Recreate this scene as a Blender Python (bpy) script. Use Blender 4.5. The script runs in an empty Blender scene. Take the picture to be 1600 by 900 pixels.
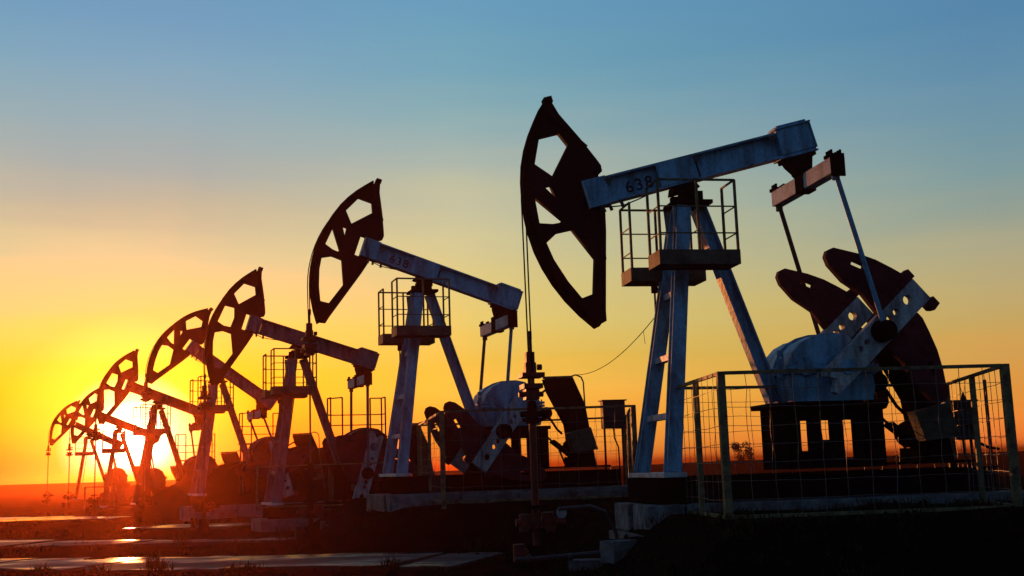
import bpy, bmesh, math, random
from mathutils import Vector, Matrix
from mathutils.geometry import tessellate_polygon
S = bpy.context.scene
C = S.collection
R = math.radians
PI = math.pi
random.seed(7)

# ------------------------------------------------------------------ camera, light, exposure
F_PX, PITCH, ROLL = 1829.77, 0.152934, 0.033226
cam_d = bpy.data.cameras.new('camera'); cam = bpy.data.objects.new('camera', cam_d); C.objects.link(cam)
cam_d.sensor_fit = 'HORIZONTAL'; cam_d.sensor_width = 36.0; cam_d.lens = F_PX / 1600 * 36.0
cam_d.clip_start = 0.1; cam_d.clip_end = 6000
cam.matrix_world = Matrix.Rotation(PI / 2 + PITCH, 4, 'X') @ Matrix.Rotation(-ROLL, 4, 'Z')
S.camera = cam
S.view_settings.view_transform = 'Standard'; S.view_settings.look = 'None'
S.view_settings.exposure = 0.0; S.view_settings.gamma = 1.0
S.cycles.use_denoising = True
S.cycles.max_bounces = 6; S.cycles.diffuse_bounces = 2; S.cycles.glossy_bounces = 3
S.cycles.volume_bounces = 0; S.cycles.transparent_max_bounces = 8
S.cycles.sample_clamp_indirect = 3.0
HAZE = 0.0012                                # density of the haze box that stands in for lens glare
SUN_EL, SUN_AZ = R(1.75), R(-18.1)          # azimuth clockwise from +Y (the way the camera looks)
SUN = Vector((math.sin(SUN_AZ) * math.cos(SUN_EL), math.cos(SUN_AZ) * math.cos(SUN_EL), math.sin(SUN_EL)))

def lin(c):
    return tuple((v / 255 / 12.92) if v / 255 <= .04045 else ((v / 255 + .055) / 1.055) ** 2.4 for v in c) + (1,)

world = bpy.data.worlds.new('World'); S.world = world; world.use_nodes = True
nt = world.node_tree; nt.nodes.clear(); N = nt.nodes.new; LK = nt.links.new
def wmath(op, a, b=None, c=None):
    n = N('ShaderNodeMath'); n.operation = op
    for i, v in enumerate((a, b, c)):
        if v is None: continue
        if isinstance(v, (int, float)): n.inputs[i].default_value = v
        else: LK(v, n.inputs[i])
    return n.outputs[0]
def wdot(vec, d):
    n = N('ShaderNodeVectorMath'); n.operation = 'DOT_PRODUCT'; LK(vec, n.inputs[0]); n.inputs[1].default_value = d
    return n.outputs['Value']
def wramp(fac, stops, interp='LINEAR'):
    n = N('ShaderNodeValToRGB'); n.color_ramp.interpolation = interp
    e = n.color_ramp.elements
    while len(e) > 1: e.remove(e[-1])
    e[0].position = stops[0][0]; e[0].color = stops[0][1]
    for p, c in stops[1:]:
        k = e.new(p); k.color = c
    LK(fac, n.inputs[0]); return n.outputs[0]
def wmix(f, a, b, mode='MIX'):
    n = N('ShaderNodeMix'); n.data_type = 'RGBA'; n.blend_type = mode; n.clamp_factor = True
    if isinstance(f, (int, float)): n.inputs[0].default_value = f
    else: LK(f, n.inputs[0])
    LK(a, n.inputs[6]); LK(b, n.inputs[7]); return n.outputs[2]
def wrange(v, a, b):
    n = N('ShaderNodeMapRange'); n.interpolation_type = 'LINEAR'; LK(v, n.inputs[0])
    n.inputs[1].default_value = a; n.inputs[2].default_value = b; return n.outputs[0]
tc = N('ShaderNodeTexCoord'); D = tc.outputs['Generated']
sep = N('ShaderNodeSeparateXYZ'); LK(D, sep.inputs[0])
elev = wmath('MULTIPLY', wmath('ARCSINE', sep.outputs[2]), 180 / PI)
hx = wdot(D, (SUN.x / math.cos(SUN_EL), SUN.y / math.cos(SUN_EL), 0))
hl = wmath('SQRT', wmath('ADD', wmath('MULTIPLY', sep.outputs[0], sep.outputs[0]), wmath('MULTIPLY', sep.outputs[1], sep.outputs[1])))
daz = wmath('MULTIPLY', wmath('ARCCOSINE', wmath('MINIMUM', wmath('DIVIDE', hx, wmath('MAXIMUM', hl, 1e-4)), 1.0)), 180 / PI)
# a little unevenness of the real sky (thin veils low over the horizon)
mp = N('ShaderNodeMapping'); LK(D, mp.inputs[0]); mp.inputs['Scale'].default_value = (3, 3, 26)
nz = N('ShaderNodeTexNoise'); LK(mp.outputs[0], nz.inputs['Vector']); nz.inputs['Scale'].default_value = 2.2; nz.inputs['Detail'].default_value = 5
wob = wmath('MULTIPLY', wmath('SUBTRACT', nz.outputs[0], .5), wmath('MINIMUM', wmath('MULTIPLY', elev, .5), 2.0))
ef = wmath('DIVIDE', wmath('MAXIMUM', wmath('ADD', elev, wob), 0.0), 90.0)
def sky_ramp(st): return wramp(ef, [(a / 90, (*c, 1)) for a, c in st])
ZEN = [(30, (.07, .20, .42)), (42, (.009, .034, .117)), (90, (.0015, .004, .014))]
#SKYTABLE
SKY_L = [(0.00, (1.496, 0.023, 0.000)), (0.63, (1.496, 0.023, 0.000)), (1.37, (1.449, 0.192, 0.000)), (2.80, (1.137, 0.433, 0.000)), (4.75, (1.033, 0.525, 0.006)), (6.71, (0.992, 0.554, 0.105)), (8.40, (0.820, 0.495, 0.214)), (10.63, (0.344, 0.463, 0.293)), (12.60, (0.217, 0.354, 0.308)), (14.53, (0.115, 0.321, 0.384)), (16.93, (0.084, 0.330, 0.445)), (19.33, (0.053, 0.311, 0.499)), (21.39, (0.039, 0.278, 0.503))]
SKY_M = [(0.00, (0.996, 0.488, 0.059)), (2.67, (0.996, 0.488, 0.059)), (3.91, (0.913, 0.562, 0.082)), (5.23, (0.663, 0.499, 0.068)), (7.33, (0.595, 0.553, 0.155)), (11.35, (0.483, 0.520, 0.295)), (13.34, (0.399, 0.473, 0.335)), (15.11, (0.271, 0.414, 0.394)), (17.29, (0.137, 0.368, 0.436)), (19.45, (0.074, 0.328, 0.462)), (22.23, (0.053, 0.295, 0.490))]
SKY_R = [(0.00, (2.520, 0.538, 0.097)), (0.30, (2.520, 0.538, 0.097)), (0.84, (1.517, 0.395, 0.067)), (2.37, (0.889, 0.355, 0.060)), (3.90, (0.728, 0.359, 0.079)), (5.78, (0.545, 0.378, 0.119)), (7.33, (0.479, 0.385, 0.171)), (9.12, (0.370, 0.366, 0.240)), (10.70, (0.239, 0.318, 0.283)), (12.47, (0.155, 0.297, 0.335)), (14.69, (0.104, 0.268, 0.369)), (16.86, (0.075, 0.239, 0.394)), (19.69, (0.043, 0.203, 0.391))]
#ENDSKY
rL, rM, rR = sky_ramp(SKY_L + ZEN), sky_ramp(SKY_M + ZEN), sky_ramp(SKY_R + ZEN)
rB = sky_ramp([(0, (.012, .03, .055)), (8, (.016, .074, .155)), (20, (.013, .10, .25)), (35, (.006, .045, .135)), (60, (.0024, .008, .032)), (90, (.0015, .004, .014))])
col = wmix(wrange(daz, 3, 16), rL, rM)
col = wmix(wrange(daz, 15, 41), col, rR)
col = wmix(wrange(daz, 43, 82), col, rB)
th = wmath('MULTIPLY', wmath('ARCCOSINE', wmath('MINIMUM', wdot(D, SUN), 1.0)), 180 / PI)
glow = wramp(wmath('DIVIDE', th, 20.0), [(0, (20, 16, 9, 1)), (.7 / 20, (16, 12, 6.5, 1)), (1.2 / 20, (6, 4.8, 2.6, 1)), (2.0 / 20, (2.2, 1.7, .75, 1)), (3.3 / 20, (.6, .42, .05, 1)), (6 / 20, (.09, .04, .0, 1)), (11 / 20, (.015, .006, .0, 1)), (1, (0, 0, 0, 1))])
col = wmix(1.0, col, glow, 'ADD')
nis = N('ShaderNodeTexSky'); nis.sky_type = 'NISHITA'; nis.sun_disc = False
nis.sun_elevation = SUN_EL; nis.sun_rotation = SUN_AZ; nis.air_density = 1.4; nis.dust_density = 3.0
bg1 = N('ShaderNodeBackground'); LK(col, bg1.inputs[0]); bg1.inputs[1].default_value = 0.96
bg2 = N('ShaderNodeBackground'); LK(nis.outputs[0], bg2.inputs[0]); bg2.inputs[1].default_value = 0.05
ad = N('ShaderNodeAddShader'); LK(bg1.outputs[0], ad.inputs[0]); LK(bg2.outputs[0], ad.inputs[1])
wo = N('ShaderNodeOutputWorld'); LK(ad.outputs[0], wo.inputs[0])

sl = bpy.data.lights.new('sun', 'SUN'); so = bpy.data.objects.new('sun', sl); C.objects.link(so)
sl.energy = 3.0; sl.angle = R(0.53); sl.color = (1.0, 0.30, 0.08)
so.rotation_euler = (-SUN).to_track_quat('-Z', 'Y').to_euler()

# ------------------------------------------------------------------ materials
def mat(name, base, rough=.6, metal=0., dirt=None, dirt_amt=.5, scale=3., bump=.25, streak=False, spec=.25, bscale=None):
    m = bpy.data.materials.new(name); m.use_nodes = True; t = m.node_tree; p = t.nodes['Principled BSDF']
    p.inputs['Roughness'].default_value = rough; p.inputs['Metallic'].default_value = metal
    p.inputs['Specular IOR Level'].default_value = spec
    n = t.nodes.new; l = t.links.new
    tcn = n('ShaderNodeTexCoord'); mpn = n('ShaderNodeMapping'); l(tcn.outputs['Object'], mpn.inputs[0])
    if streak: mpn.inputs['Scale'].default_value = (3.0, 3.0, .6)
    nzn = n('ShaderNodeTexNoise'); nzn.inputs['Scale'].default_value = scale; nzn.inputs['Detail'].default_value = 8; nzn.inputs['Roughness'].default_value = .65
    l(mpn.outputs[0], nzn.inputs['Vector'])
    rp = n('ShaderNodeValToRGB'); e = rp.color_ramp.elements
    d = dirt or tuple(v * .45 for v in base)
    e[0].position = .5 - .22 * dirt_amt; e[0].color = (*base, 1); e[1].position = .78 - .2 * dirt_amt; e[1].color = (*d, 1)
    l(nzn.outputs[0], rp.inputs[0])
    n2 = n('ShaderNodeTexNoise'); n2.inputs['Scale'].default_value = scale * 9; n2.inputs['Detail'].default_value = 4; l(tcn.outputs['Object'], n2.inputs['Vector'])
    mx = n('ShaderNodeMix'); mx.data_type = 'RGBA'; mx.blend_type = 'MULTIPLY'; mx.inputs[0].default_value = .5
    r2 = n('ShaderNodeValToRGB'); r2.color_ramp.elements[0].position = .3; r2.color_ramp.elements[0].color = (.45, .45, .45, 1); r2.color_ramp.elements[1].position = .6
    l(n2.outputs[0], r2.inputs[0]); l(rp.outputs[0], mx.inputs[6]); l(r2.outputs[0], mx.inputs[7]); l(mx.outputs[2], p.inputs['Base Color'])
    mr = n('ShaderNodeMapRange'); mr.inputs[3].default_value = max(rough - .15, .05); mr.inputs[4].default_value = min(rough + .2, 1)
    l(nzn.outputs[0], mr.inputs[0]); l(mr.outputs[0], p.inputs['Roughness'])
    if bump:
        b = n('ShaderNodeBump'); b.inputs['Strength'].default_value = bump; b.inputs['Distance'].default_value = .02
        l((n2 if bscale is None else nzn).outputs[0], b.inputs['Height']); l(b.outputs[0], p.inputs['Normal'])
    return m
M = dict(
    blue=mat('weathered_blue_paint', (.23, .53, .72), .45, dirt=(.06, .10, .13), dirt_amt=.35, scale=1.5, streak=True),
    grey_blue=mat('worn_grey_paint', (.17, .21, .26), .55, dirt=(.05, .05, .055), dirt_amt=.6, scale=1.8, streak=True),
    backlit_dark=mat('backlit_dark_paint', (.05, .045, .05), .6, spec=.1, dirt=(.02, .016, .014), dirt_amt=.6, scale=1.8),  # backlit darkness of the farther units put into their paint
    pale=mat('weathered_pale_paint', (.60, .60, .60), .55, dirt=(.12, .11, .10), dirt_amt=.5, scale=2.2, streak=True),
    cream=mat('cream_white_paint', (.62, .68, .70), .6, spec=.2, dirt=(.3, .3, .28), dirt_amt=.3, scale=3),
    white=mat('white_paint', (.78, .78, .76), .45, dirt=(.35, .3, .26), dirt_amt=.3, scale=5),
    red=mat('dark_red_paint', (.05, .012, .020), .8, spec=.1, dirt=(.03, .012, .012), dirt_amt=.6, scale=2.5),
    brick=mat('red_counterweight_paint', (.17, .035, .042), .8, spec=.06, dirt=(.06, .018, .02), dirt_amt=.5, scale=2.5),
    black=mat('greasy_dark_steel', (.011, .011, .014), .9, spec=0, dirt=(.02, .014, .010), dirt_amt=.5, scale=3),
    rail=mat('yellow_rail_paint', (.28, .23, .10), .6, dirt=(.07, .045, .03), dirt_amt=.5, scale=6),
    deck=mat('olive_deck_paint', (.16, .13, .08), .6, dirt=(.06, .04, .03), dirt_amt=.6, scale=3),
    wire=mat('galvanised_wire', (.22, .22, .2), .4, .6, dirt=(.12, .08, .05), dirt_amt=.5, scale=9),
    rust=mat('red_oxide_pipe', (.24, .035, .02), .5, dirt=(.07, .03, .02), dirt_amt=.5, scale=6),
    steel=mat('dull_steel', (.09, .09, .09), .5, .3, dirt=(.08, .06, .05), dirt_amt=.4, scale=7),
    conc=mat('old_concrete', (.24, .235, .225), .85, dirt=(.09, .085, .075), dirt_amt=.6, scale=1.8, bump=.6),
    whitewash=mat('whitewashed_concrete', (.34, .36, .35), .9, spec=.1, dirt=(.10, .11, .10), dirt_amt=.7, scale=2.6, bump=.6),
    ink=mat('black_stencil_ink', (.02, .02, .025), .6, bump=0),
    leaf=mat('dark_leaves', (.04, .05, .02), .9, spec=0, bump=0, scale=.8),
    bark=mat('bark', (.07, .05, .035), .9, scale=6),
    grey=mat('grey_cabinet_paint', (.06, .062, .06), .6, spec=.1, dirt=(.03, .025, .02), dirt_amt=.4, scale=4),
    yellow=mat('faded_yellow_sheet', (.13, .115, .065), .6, dirt=(.06, .045, .03), dirt_amt=.5, scale=3),
    sign=mat('sign_silhouette', (.06, .02, .016), .6, scale=5, bump=0),  # yellow sign's backlit silhouette put into the base colour
    gauge=mat('gauge_face', (.75, .76, .74), .3, bump=0),
)
def ground_mat():
    m = bpy.data.materials.new('dark_earth'); m.use_nodes = True; t = m.node_tree; p = t.nodes['Principled BSDF']; n = t.nodes.new; l = t.links.new
    g = n('ShaderNodeNewGeometry')
    a = n('ShaderNodeTexNoise'); a.inputs['Scale'].default_value = .12; a.inputs['Detail'].default_value = 10; a.inputs['Roughness'].default_value = .6
    b = n('ShaderNodeTexNoise'); b.inputs['Scale'].default_value = 2.6; b.inputs['Detail'].default_value = 9; b.inputs['Roughness'].default_value = .7
    l(g.outputs['Position'], a.inputs['Vector']); l(g.outputs['Position'], b.inputs['Vector'])
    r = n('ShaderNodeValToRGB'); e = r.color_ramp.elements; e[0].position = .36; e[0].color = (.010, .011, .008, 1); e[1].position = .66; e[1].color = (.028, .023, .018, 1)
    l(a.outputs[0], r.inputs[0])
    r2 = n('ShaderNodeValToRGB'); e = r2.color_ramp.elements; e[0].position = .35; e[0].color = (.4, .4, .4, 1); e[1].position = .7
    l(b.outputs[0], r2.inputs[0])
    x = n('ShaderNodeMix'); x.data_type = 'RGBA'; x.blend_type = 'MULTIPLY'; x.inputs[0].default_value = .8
    l(r.outputs[0], x.inputs[6]); l(r2.outputs[0], x.inputs[7]); l(x.outputs[2], p.inputs['Base Color'])
    p.inputs['Roughness'].default_value = .95; p.inputs['Specular IOR Level'].default_value = 0
    bp = n('ShaderNodeBump'); bp.inputs['Distance'].default_value = .12; bp.inputs['Strength'].default_value = .8
    l(b.outputs[0], bp.inputs['Height']); l(bp.outputs[0], p.inputs['Normal'])
    return m
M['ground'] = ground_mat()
def wet_mat(name, dry, wet_share=.5, rough=(.2, .75)):
    m = bpy.data.materials.new(name); m.use_nodes = True; t = m.node_tree; p = t.nodes['Principled BSDF']; n = t.nodes.new; l = t.links.new
    g = n('ShaderNodeNewGeometry'); mp_ = n('ShaderNodeMapping'); l(g.outputs['Position'], mp_.inputs[0]); mp_.inputs['Scale'].default_value = (.3, .8, 1)
    a = n('ShaderNodeTexNoise'); a.inputs['Scale'].default_value = .9; a.inputs['Detail'].default_value = 8; a.inputs['Roughness'].default_value = .6
    l(mp_.outputs[0], a.inputs['Vector'])
    r = n('ShaderNodeMapRange'); r.inputs[1].default_value = .42; r.inputs[2].default_value = .6; r.inputs[3].default_value = rough[0]; r.inputs[4].default_value = rough[1]
    l(a.outputs[0], r.inputs[0]); l(r.outputs[0], p.inputs['Roughness'])
    c = n('ShaderNodeValToRGB'); e = c.color_ramp.elements; e[0].position = .42; e[0].color = (*[v * .45 for v in dry], 1); e[1].position = .62; e[1].color = (*dry, 1)
    l(a.outputs[0], c.inputs[0]); l(c.outputs[0], p.inputs['Base Color'])
    b = n('ShaderNodeTexNoise'); b.inputs['Scale'].default_value = 14; b.inputs['Detail'].default_value = 5; l(g.outputs['Position'], b.inputs['Vector'])
    bp = n('ShaderNodeBump'); bp.inputs['Distance'].default_value = .006; bp.inputs['Strength'].default_value = .25
    l(b.outputs[0], bp.inputs['Height'])
    c2 = n('ShaderNodeTexNoise'); c2.inputs['Scale'].default_value = 1.3; c2.inputs['Detail'].default_value = 3; l(g.outputs['Position'], c2.inputs['Vector'])
    b2 = n('ShaderNodeBump'); b2.inputs['Distance'].default_value = .03; b2.inputs['Strength'].default_value = .5
    l(c2.outputs[0], b2.inputs['Height']); l(bp.outputs[0], b2.inputs['Normal']); l(b2.outputs[0], p.inputs['Normal'])
    return m
M['road'] = wet_mat('damp_concrete_slab', (.06, .037, .025), rough=(.2, .9)); M['road'].node_tree.nodes['Principled BSDF'].inputs['Specular IOR Level'].default_value = .3
M['water'] = wet_mat('shallow_water', (.03, .025, .02), rough=(.12, .35))

# ------------------------------------------------------------------ mesh helpers
class MB:
    def __init__(s): s.bm = bmesh.new()
    def box(s, a, b):                                   # axis-aligned from corner a to corner b
        (x0, y0, z0), (x1, y1, z1) = a, b
        v = [s.bm.verts.new(p) for p in ((x0, y0, z0), (x1, y0, z0), (x1, y1, z0), (x0, y1, z0), (x0, y0, z1), (x1, y0, z1), (x1, y1, z1), (x0, y1, z1))]
        for f in ((0, 3, 2, 1), (4, 5, 6, 7), (0, 1, 5, 4), (1, 2, 6, 5), (2, 3, 7, 6), (3, 0, 4, 7)): s.bm.faces.new([v[i] for i in f])
        return s
    def bar(s, p, q, w, h, up=(0, 1, 0)):               # rectangular bar; h is measured along "up", w across
        p, q = Vector(p), Vector(q); d = (q - p).normalized(); u = Vector(up); u = (u - d * u.dot(d)).normalized(); r = d.cross(u)
        v = []
        for o in (p, q):
            for a, b in ((-1, -1), (1, -1), (1, 1), (-1, 1)): v.append(s.bm.verts.new(o + r * a * w / 2 + u * b * h / 2))
        for f in ((0, 1, 2, 3), (7, 6, 5, 4), (0, 4, 5, 1), (1, 5, 6, 2), (2, 6, 7, 3), (3, 7, 4, 0)): s.bm.faces.new([v[i] for i in f])
        return s
    def hbeam(s, p, q, w, d, up=(0, 1, 0), t=.03):      # two flanges w wide, d apart (along up), one web
        p, q = Vector(p), Vector(q); dr = (q - p).normalized(); u = Vector(up); u = (u - dr * u.dot(dr)).normalized()
        for k in (-1, 1): s.bar(p + u * k * (d / 2 - t / 2), q + u * k * (d / 2 - t / 2), w, t, u)
        s.bar(p, q, t, d - 2 * t, u); return s
    def tube(s, p, q, r, n=8, r2=None):
        p, q = Vector(p), Vector(q); d = (q - p).normalized(); u = d.orthogonal().normalized(); w = d.cross(u); r2 = r if r2 is None else r2
        A = [s.bm.verts.new(p + (u * math.cos(2 * PI * i / n) + w * math.sin(2 * PI * i / n)) * r) for i in range(n)]
        B = [s.bm.verts.new(q + (u * math.cos(2 * PI * i / n) + w * math.sin(2 * PI * i / n)) * r2) for i in range(n)]
        for i in range(n): s.bm.faces.new((A[i], A[(i + 1) % n], B[(i + 1) % n], B[i]))
        s.bm.faces.new(A[::-1]); s.bm.faces.new(B); return s
    def path(s, pts, r, n=8):
        for a, b in zip(pts, pts[1:]): s.tube(a, b, r, n)
        return s
    def prism(s, out, y0, y1, holes=(), f=lambda x, z: (x, z)):   # polygon in xz, extruded from y0 to y1
        def area(P): return sum(a[0] * b[1] - b[0] * a[1] for a, b in zip(P, P[1:] + P[:1]))
        loops = [list(map(tuple, out))] + [list(map(tuple, h)) for h in holes]
        loops = [P if (area(P) > 0) == (i == 0) else P[::-1] for i, P in enumerate(loops)]
        tris = tessellate_polygon([[Vector((a, b, 0)) for a, b in P] for P in loops])
        flat = [p for P in loops for p in P]
        fr = [s.bm.verts.new((f(*p)[0], y0, f(*p)[1])) for p in flat]; bk = [s.bm.verts.new((f(*p)[0], y1, f(*p)[1])) for p in flat]
        for t in tris:
            try: s.bm.faces.new([fr[i] for i in t]); s.bm.faces.new([bk[i] for i in t[::-1]])
            except ValueError: pass
        k = 0
        for P in loops:
            n = len(P)
            for i in range(n): s.bm.faces.new((fr[k + i], fr[k + (i + 1) % n], bk[k + (i + 1) % n], bk[k + i]))
            k += n
        return s
    def build(s, name, m, parent=None, bevel=0, smooth=False, label=None):
        bmesh.ops.recalc_face_normals(s.bm, faces=s.bm.faces)
        me = bpy.data.meshes.new(name); s.bm.to_mesh(me); s.bm.free(); me.materials.append(m)
        if smooth:
            for p in me.polygons: p.use_smooth = True
        o = bpy.data.objects.new(name, me); C.objects.link(o); o.parent = parent
        if bevel:
            b = o.modifiers.new('bevel', 'BEVEL'); b.width = bevel; b.segments = 2; b.limit_method = 'ANGLE'; b.angle_limit = R(40)
        if label: o['label'] = label
        return o
def disc(r, n=20, c=(0, 0)): return [(c[0] + r * math.cos(2 * PI * i / n), c[1] + r * math.sin(2 * PI * i / n)) for i in range(n)]
def thing(name, label, cat, loc=(0, 0, 0), rz=0, group=None):
    o = bpy.data.objects.new(name, None); C.objects.link(o); o.location = loc; o.rotation_euler = (0, 0, rz)
    o.empty_display_size = .3; o['label'] = label; o['category'] = cat
    if group: o['group'] = group
    return o
def tag(o, label, cat, group=None):
    o['label'] = label; o['category'] = cat
    if group: o['group'] = group
    return o
def text(name, body, size, m, parent, mtx, label=None):
    cu = bpy.data.curves.new(name, 'FONT'); cu.body = body; cu.size = size; cu.extrude = .001; cu.space_character = 1.25; cu.offset = .004
    t = bpy.data.objects.new(name, cu); C.objects.link(t); bpy.context.view_layer.update()
    me = bpy.data.meshes.new_from_object(t.evaluated_get(bpy.context.evaluated_depsgraph_get())); bpy.data.objects.remove(t)
    me.transform(mtx); me.materials.clear(); me.materials.append(m)
    o = bpy.data.objects.new(name, me); C.objects.link(o); o.parent = parent
    if label: o['label'] = label
    return o

# ------------------------------------------------------------------ ground, roads, water
def sm(a, b, v):
    t = min(max((v - a) / (b - a), 0), 1); return t * t * (3 - 2 * t)
def mound(x, y):
    # raised pads of the nearest two units
    a = sm(1.0, 2.4, x + .12 * (y - 20)) * sm(14.4, 16.2, y)
    b = sm(-5.2, -3.2, x + .25 * (y - 30)) * sm(24.2, 26.2, y)
    return max(a, b) * (1 - sm(40, 60, y)) * (1 - sm(14, 30, x))
def ground_z(x, y):
    n = .05 * math.sin(x * .9 + 1.3 * math.sin(y * .5)) * math.cos(y * .7 + x * .2) + .03 * math.sin(2.3 * x + y) * math.sin(1.9 * y - .7 * x)
    rd = math.exp(-((y - 62 - .35 * (x + 12)) / 3.2) ** 2) * sm(-20.5, -15.5, x) * (1 - sm(-8.5, -6.5, x)) * (2.0 + 1.25 * sm(-19, -8, x))
    rise = 1.74 * sm(105, 150, y - .1 * x) * (1 - .9 * sm(170, 420, y)) * sm(-8, 30, x) + (1.70 + .12 * math.sin(x * .03)) * sm(190, 250, y + .15 * x) * (1 - .7 * sm(300, 600, y)) * (1 - sm(-8, 30, x))
    return -1.66 + rd + rise + .86 * mound(x, y) + n * (.35 + .65 * sm(8, 30, y)) * (1 - sm(60, 200, abs(y)))
def grid_axis(lo, hi, c0, c1, step, grow=1.08):
    a = []; v = c0
    while v <= c1: a.append(v); v += step
    s = step; v = c1
    while v < hi: s *= grow; v += s; a.append(min(v, hi))
    s = step; v = c0
    while v > lo: s *= grow; v -= s; a.insert(0, max(v, lo))
    return a
gx = grid_axis(-2400, 2400, -22, 16, .4); gy = grid_axis(-300, 3600, 6, 64, .4)
me = bpy.data.meshes.new('ground')
vv = []
for y in gy:
    for x in gx:
        z = ground_z(x, y)
        vv.append((x, y, z))
nx = len(gx)
me.from_pydata(vv, [], [(j * nx + i, j * nx + i + 1, (j + 1) * nx + i + 1, (j + 1) * nx + i) for j in range(len(gy) - 1) for i in range(nx - 1)])
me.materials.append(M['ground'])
for p in me.polygons: p.use_smooth = True
go = bpy.data.objects.new('ground', me); C.objects.link(go); go['kind'] = 'structure'
def sheet(name, outline, z, m, jit=.25, thick=.12, seg=.9):
    pts = []
    for a, b in zip(outline, outline[1:] + outline[:1]):
        L = math.hypot(b[0] - a[0], b[1] - a[1]); k = max(1, int(L / seg))
        for i in range(k):
            t = i / k; pts.append((a[0] + (b[0] - a[0]) * t + random.uniform(-jit, jit), a[1] + (b[1] - a[1]) * t + random.uniform(-jit, jit)))
    b = MB(); bm = b.bm
    tp = [bm.verts.new((x, y, z)) for x, y in pts]; bt = [bm.verts.new((x, y, z - thick)) for x, y in pts]
    for t in tessellate_polygon([[Vector((x, y, 0)) for x, y in pts]]): bm.faces.new([tp[i] for i in t])
    for i in range(len(pts)): j = (i + 1) % len(pts); bm.faces.new((tp[i], tp[j], bt[j], bt[i]))
    o = b.build(name, m); o['kind'] = 'structure'; return o

def road(cx, lo, hi, z, wid, slant, seed):
    """a strip of cast slabs with open joints; lo(x) and hi(x) are its two edges"""
    rnd = random.Random(seed); b = MB(); bm = b.bm; x = cx[0]
    while x < cx[1] - .3:
        w = min(wid * rnd.uniform(.9, 1.1), cx[1] - x); g = .035; dz = rnd.uniform(-.018, .018); tx, ty = rnd.uniform(-.006, .006), rnd.uniform(-.006, .006)
        n = 7; lo_p = []; hi_p = []
        for i in range(n + 1):
            u = x + g + (w - 2 * g) * i / n; lo_p.append((u, lo(u) + rnd.uniform(-.16, .16))); hi_p.append((u + slant, hi(u + slant) + rnd.uniform(-.16, .16)))
        if rnd.random() < .5: lo_p[0] = (lo_p[0][0] + .25, lo_p[0][1] + .2)
        ring = lo_p + hi_p[::-1]; xm = x + w / 2; ym = lo(x)
        tp = [bm.verts.new((p[0], p[1], z + dz + (p[0] - xm) * tx + (p[1] - ym) * ty)) for p in ring]; bt = [bm.verts.new((v.co.x, v.co.y, v.co.z - .14)) for v in tp]
        for t in tessellate_polygon([[Vector((v.co.x, v.co.y, 0)) for v in tp]]): bm.faces.new([tp[i] for i in t])
        for i in range(len(tp)): q = (i + 1) % len(tp); bm.faces.new((tp[i], tp[q], bt[q], bt[i]))
        x += w
    o = b.build('concrete_road', M['road']); o['kind'] = 'structure'; return o
road((-17.5, -1.2), lambda x: 20.2 - .35 * (x + 1.4) - .25 * math.sin(x * .7), lambda x: 23.5 - .26 * (x + .7), -1.60, 3.1, .9, 1)
road((-26, -6.0), lambda x: 29.8 - .26 * (x + 5.5) + .3 * math.sin(x * .6), lambda x: 30.9 - .42 * (x + 5.5), -1.59, 3.1, .5, 2)
sheet('water', [(-60, 60), (-34, 55.5), (-25, 53), (-17.5, 51.5), (-17.8, 54), (-22, 57.5), (-33, 61), (-60, 67)], -1.56, M['water'], .5, .2)
sheet('water', [(-13.5, 40.5), (-11.2, 39.6), (-8.8, 40.0), (-9.4, 41.6), (-12.4, 42.6)], -1.575, M['water'], .2, .15)

# ------------------------------------------------------------------ pumpjack
H = 4.8
XS, ZS, RW = 2.288, 1.672, .864                         # crank shaft and wrist-pin radius
HEAD = [(-1.93, 2.27), (-2.03, 2.16), (-2.18, 1.98), (-2.35, 1.76), (-2.5, 1.52), (-2.62, 1.27), (-2.71, 1.0), (-2.78, .7), (-2.83, .38), (-2.845, .12), (-2.83, -.22), (-2.78, -.52), (-2.69, -.84), (-2.56, -1.16), (-2.39, -1.47), (-2.2, -1.75), (-2.06, -1.72), (-2.02, -1.55), (-1.79, -.82), (-1.6, -.22), (-1.52, .08), (-1.44, .77), (-1.35, .82), (-1.34, .93), (-1.38, 1.04), (-1.56, 1.48), (-1.8, 1.99), (-1.86, 2.22)]
HOLE_TOP = [(-2.27, 1.66), (-1.91, 1.66), (-1.81, 1.42), (-2.24, .95), (-2.48, 1.23)]
HOLE_TRI = [(-2.43, .80), (-2.32, .80), (-2.30, .58)]
HOLE_MID = [(-2.65, .66), (-2.3, .16), (-2.36, .13), (-2.48, .14), (-2.7, .21)]
HOLE_MID_OPEN = [(-2.63, .78), (-2.33, .80), (-2.24, .5), (-2.26, .16), (-2.48, .14), (-2.7, .21)]
HOLE_LOW = [(-2.68, -.15), (-2.45, -.03), (-2.18, -.04), (-1.94, -.63), (-2.14, -1.21), (-2.36, -1.23), (-2.51, -.89), (-2.64, -.46)]
WING = [(1.05, .23), (1.09, .65), (.99, 1.05), (1.0, 1.42), (1.06, 1.56), (1.16, 1.61), (1.28, 1.57), (1.54, 1.2), (1.70, .91), (1.82, .6), (1.90, .36), (1.90, .23)]
BROAD_WING = [(0.12, -1.27), (-0.04, -1.23), (-0.1, -1.08), (-0.31, -0.27), (-0.38, 0.08), (0.44, 0.08), (1.2, 0.14), (1.33, -0.15), (1.25, -0.49), (0.97, -0.78), (0.44, -1.12)]
BROAD_SLOT = [(0.01, -0.92), (-0.05, -0.68), (-0.0, -0.64), (0.08, -0.86)]
SLOT = [(1.30, 1.16), (1.38, 1.20), (1.48, .98), (1.40, .94)]

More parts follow.
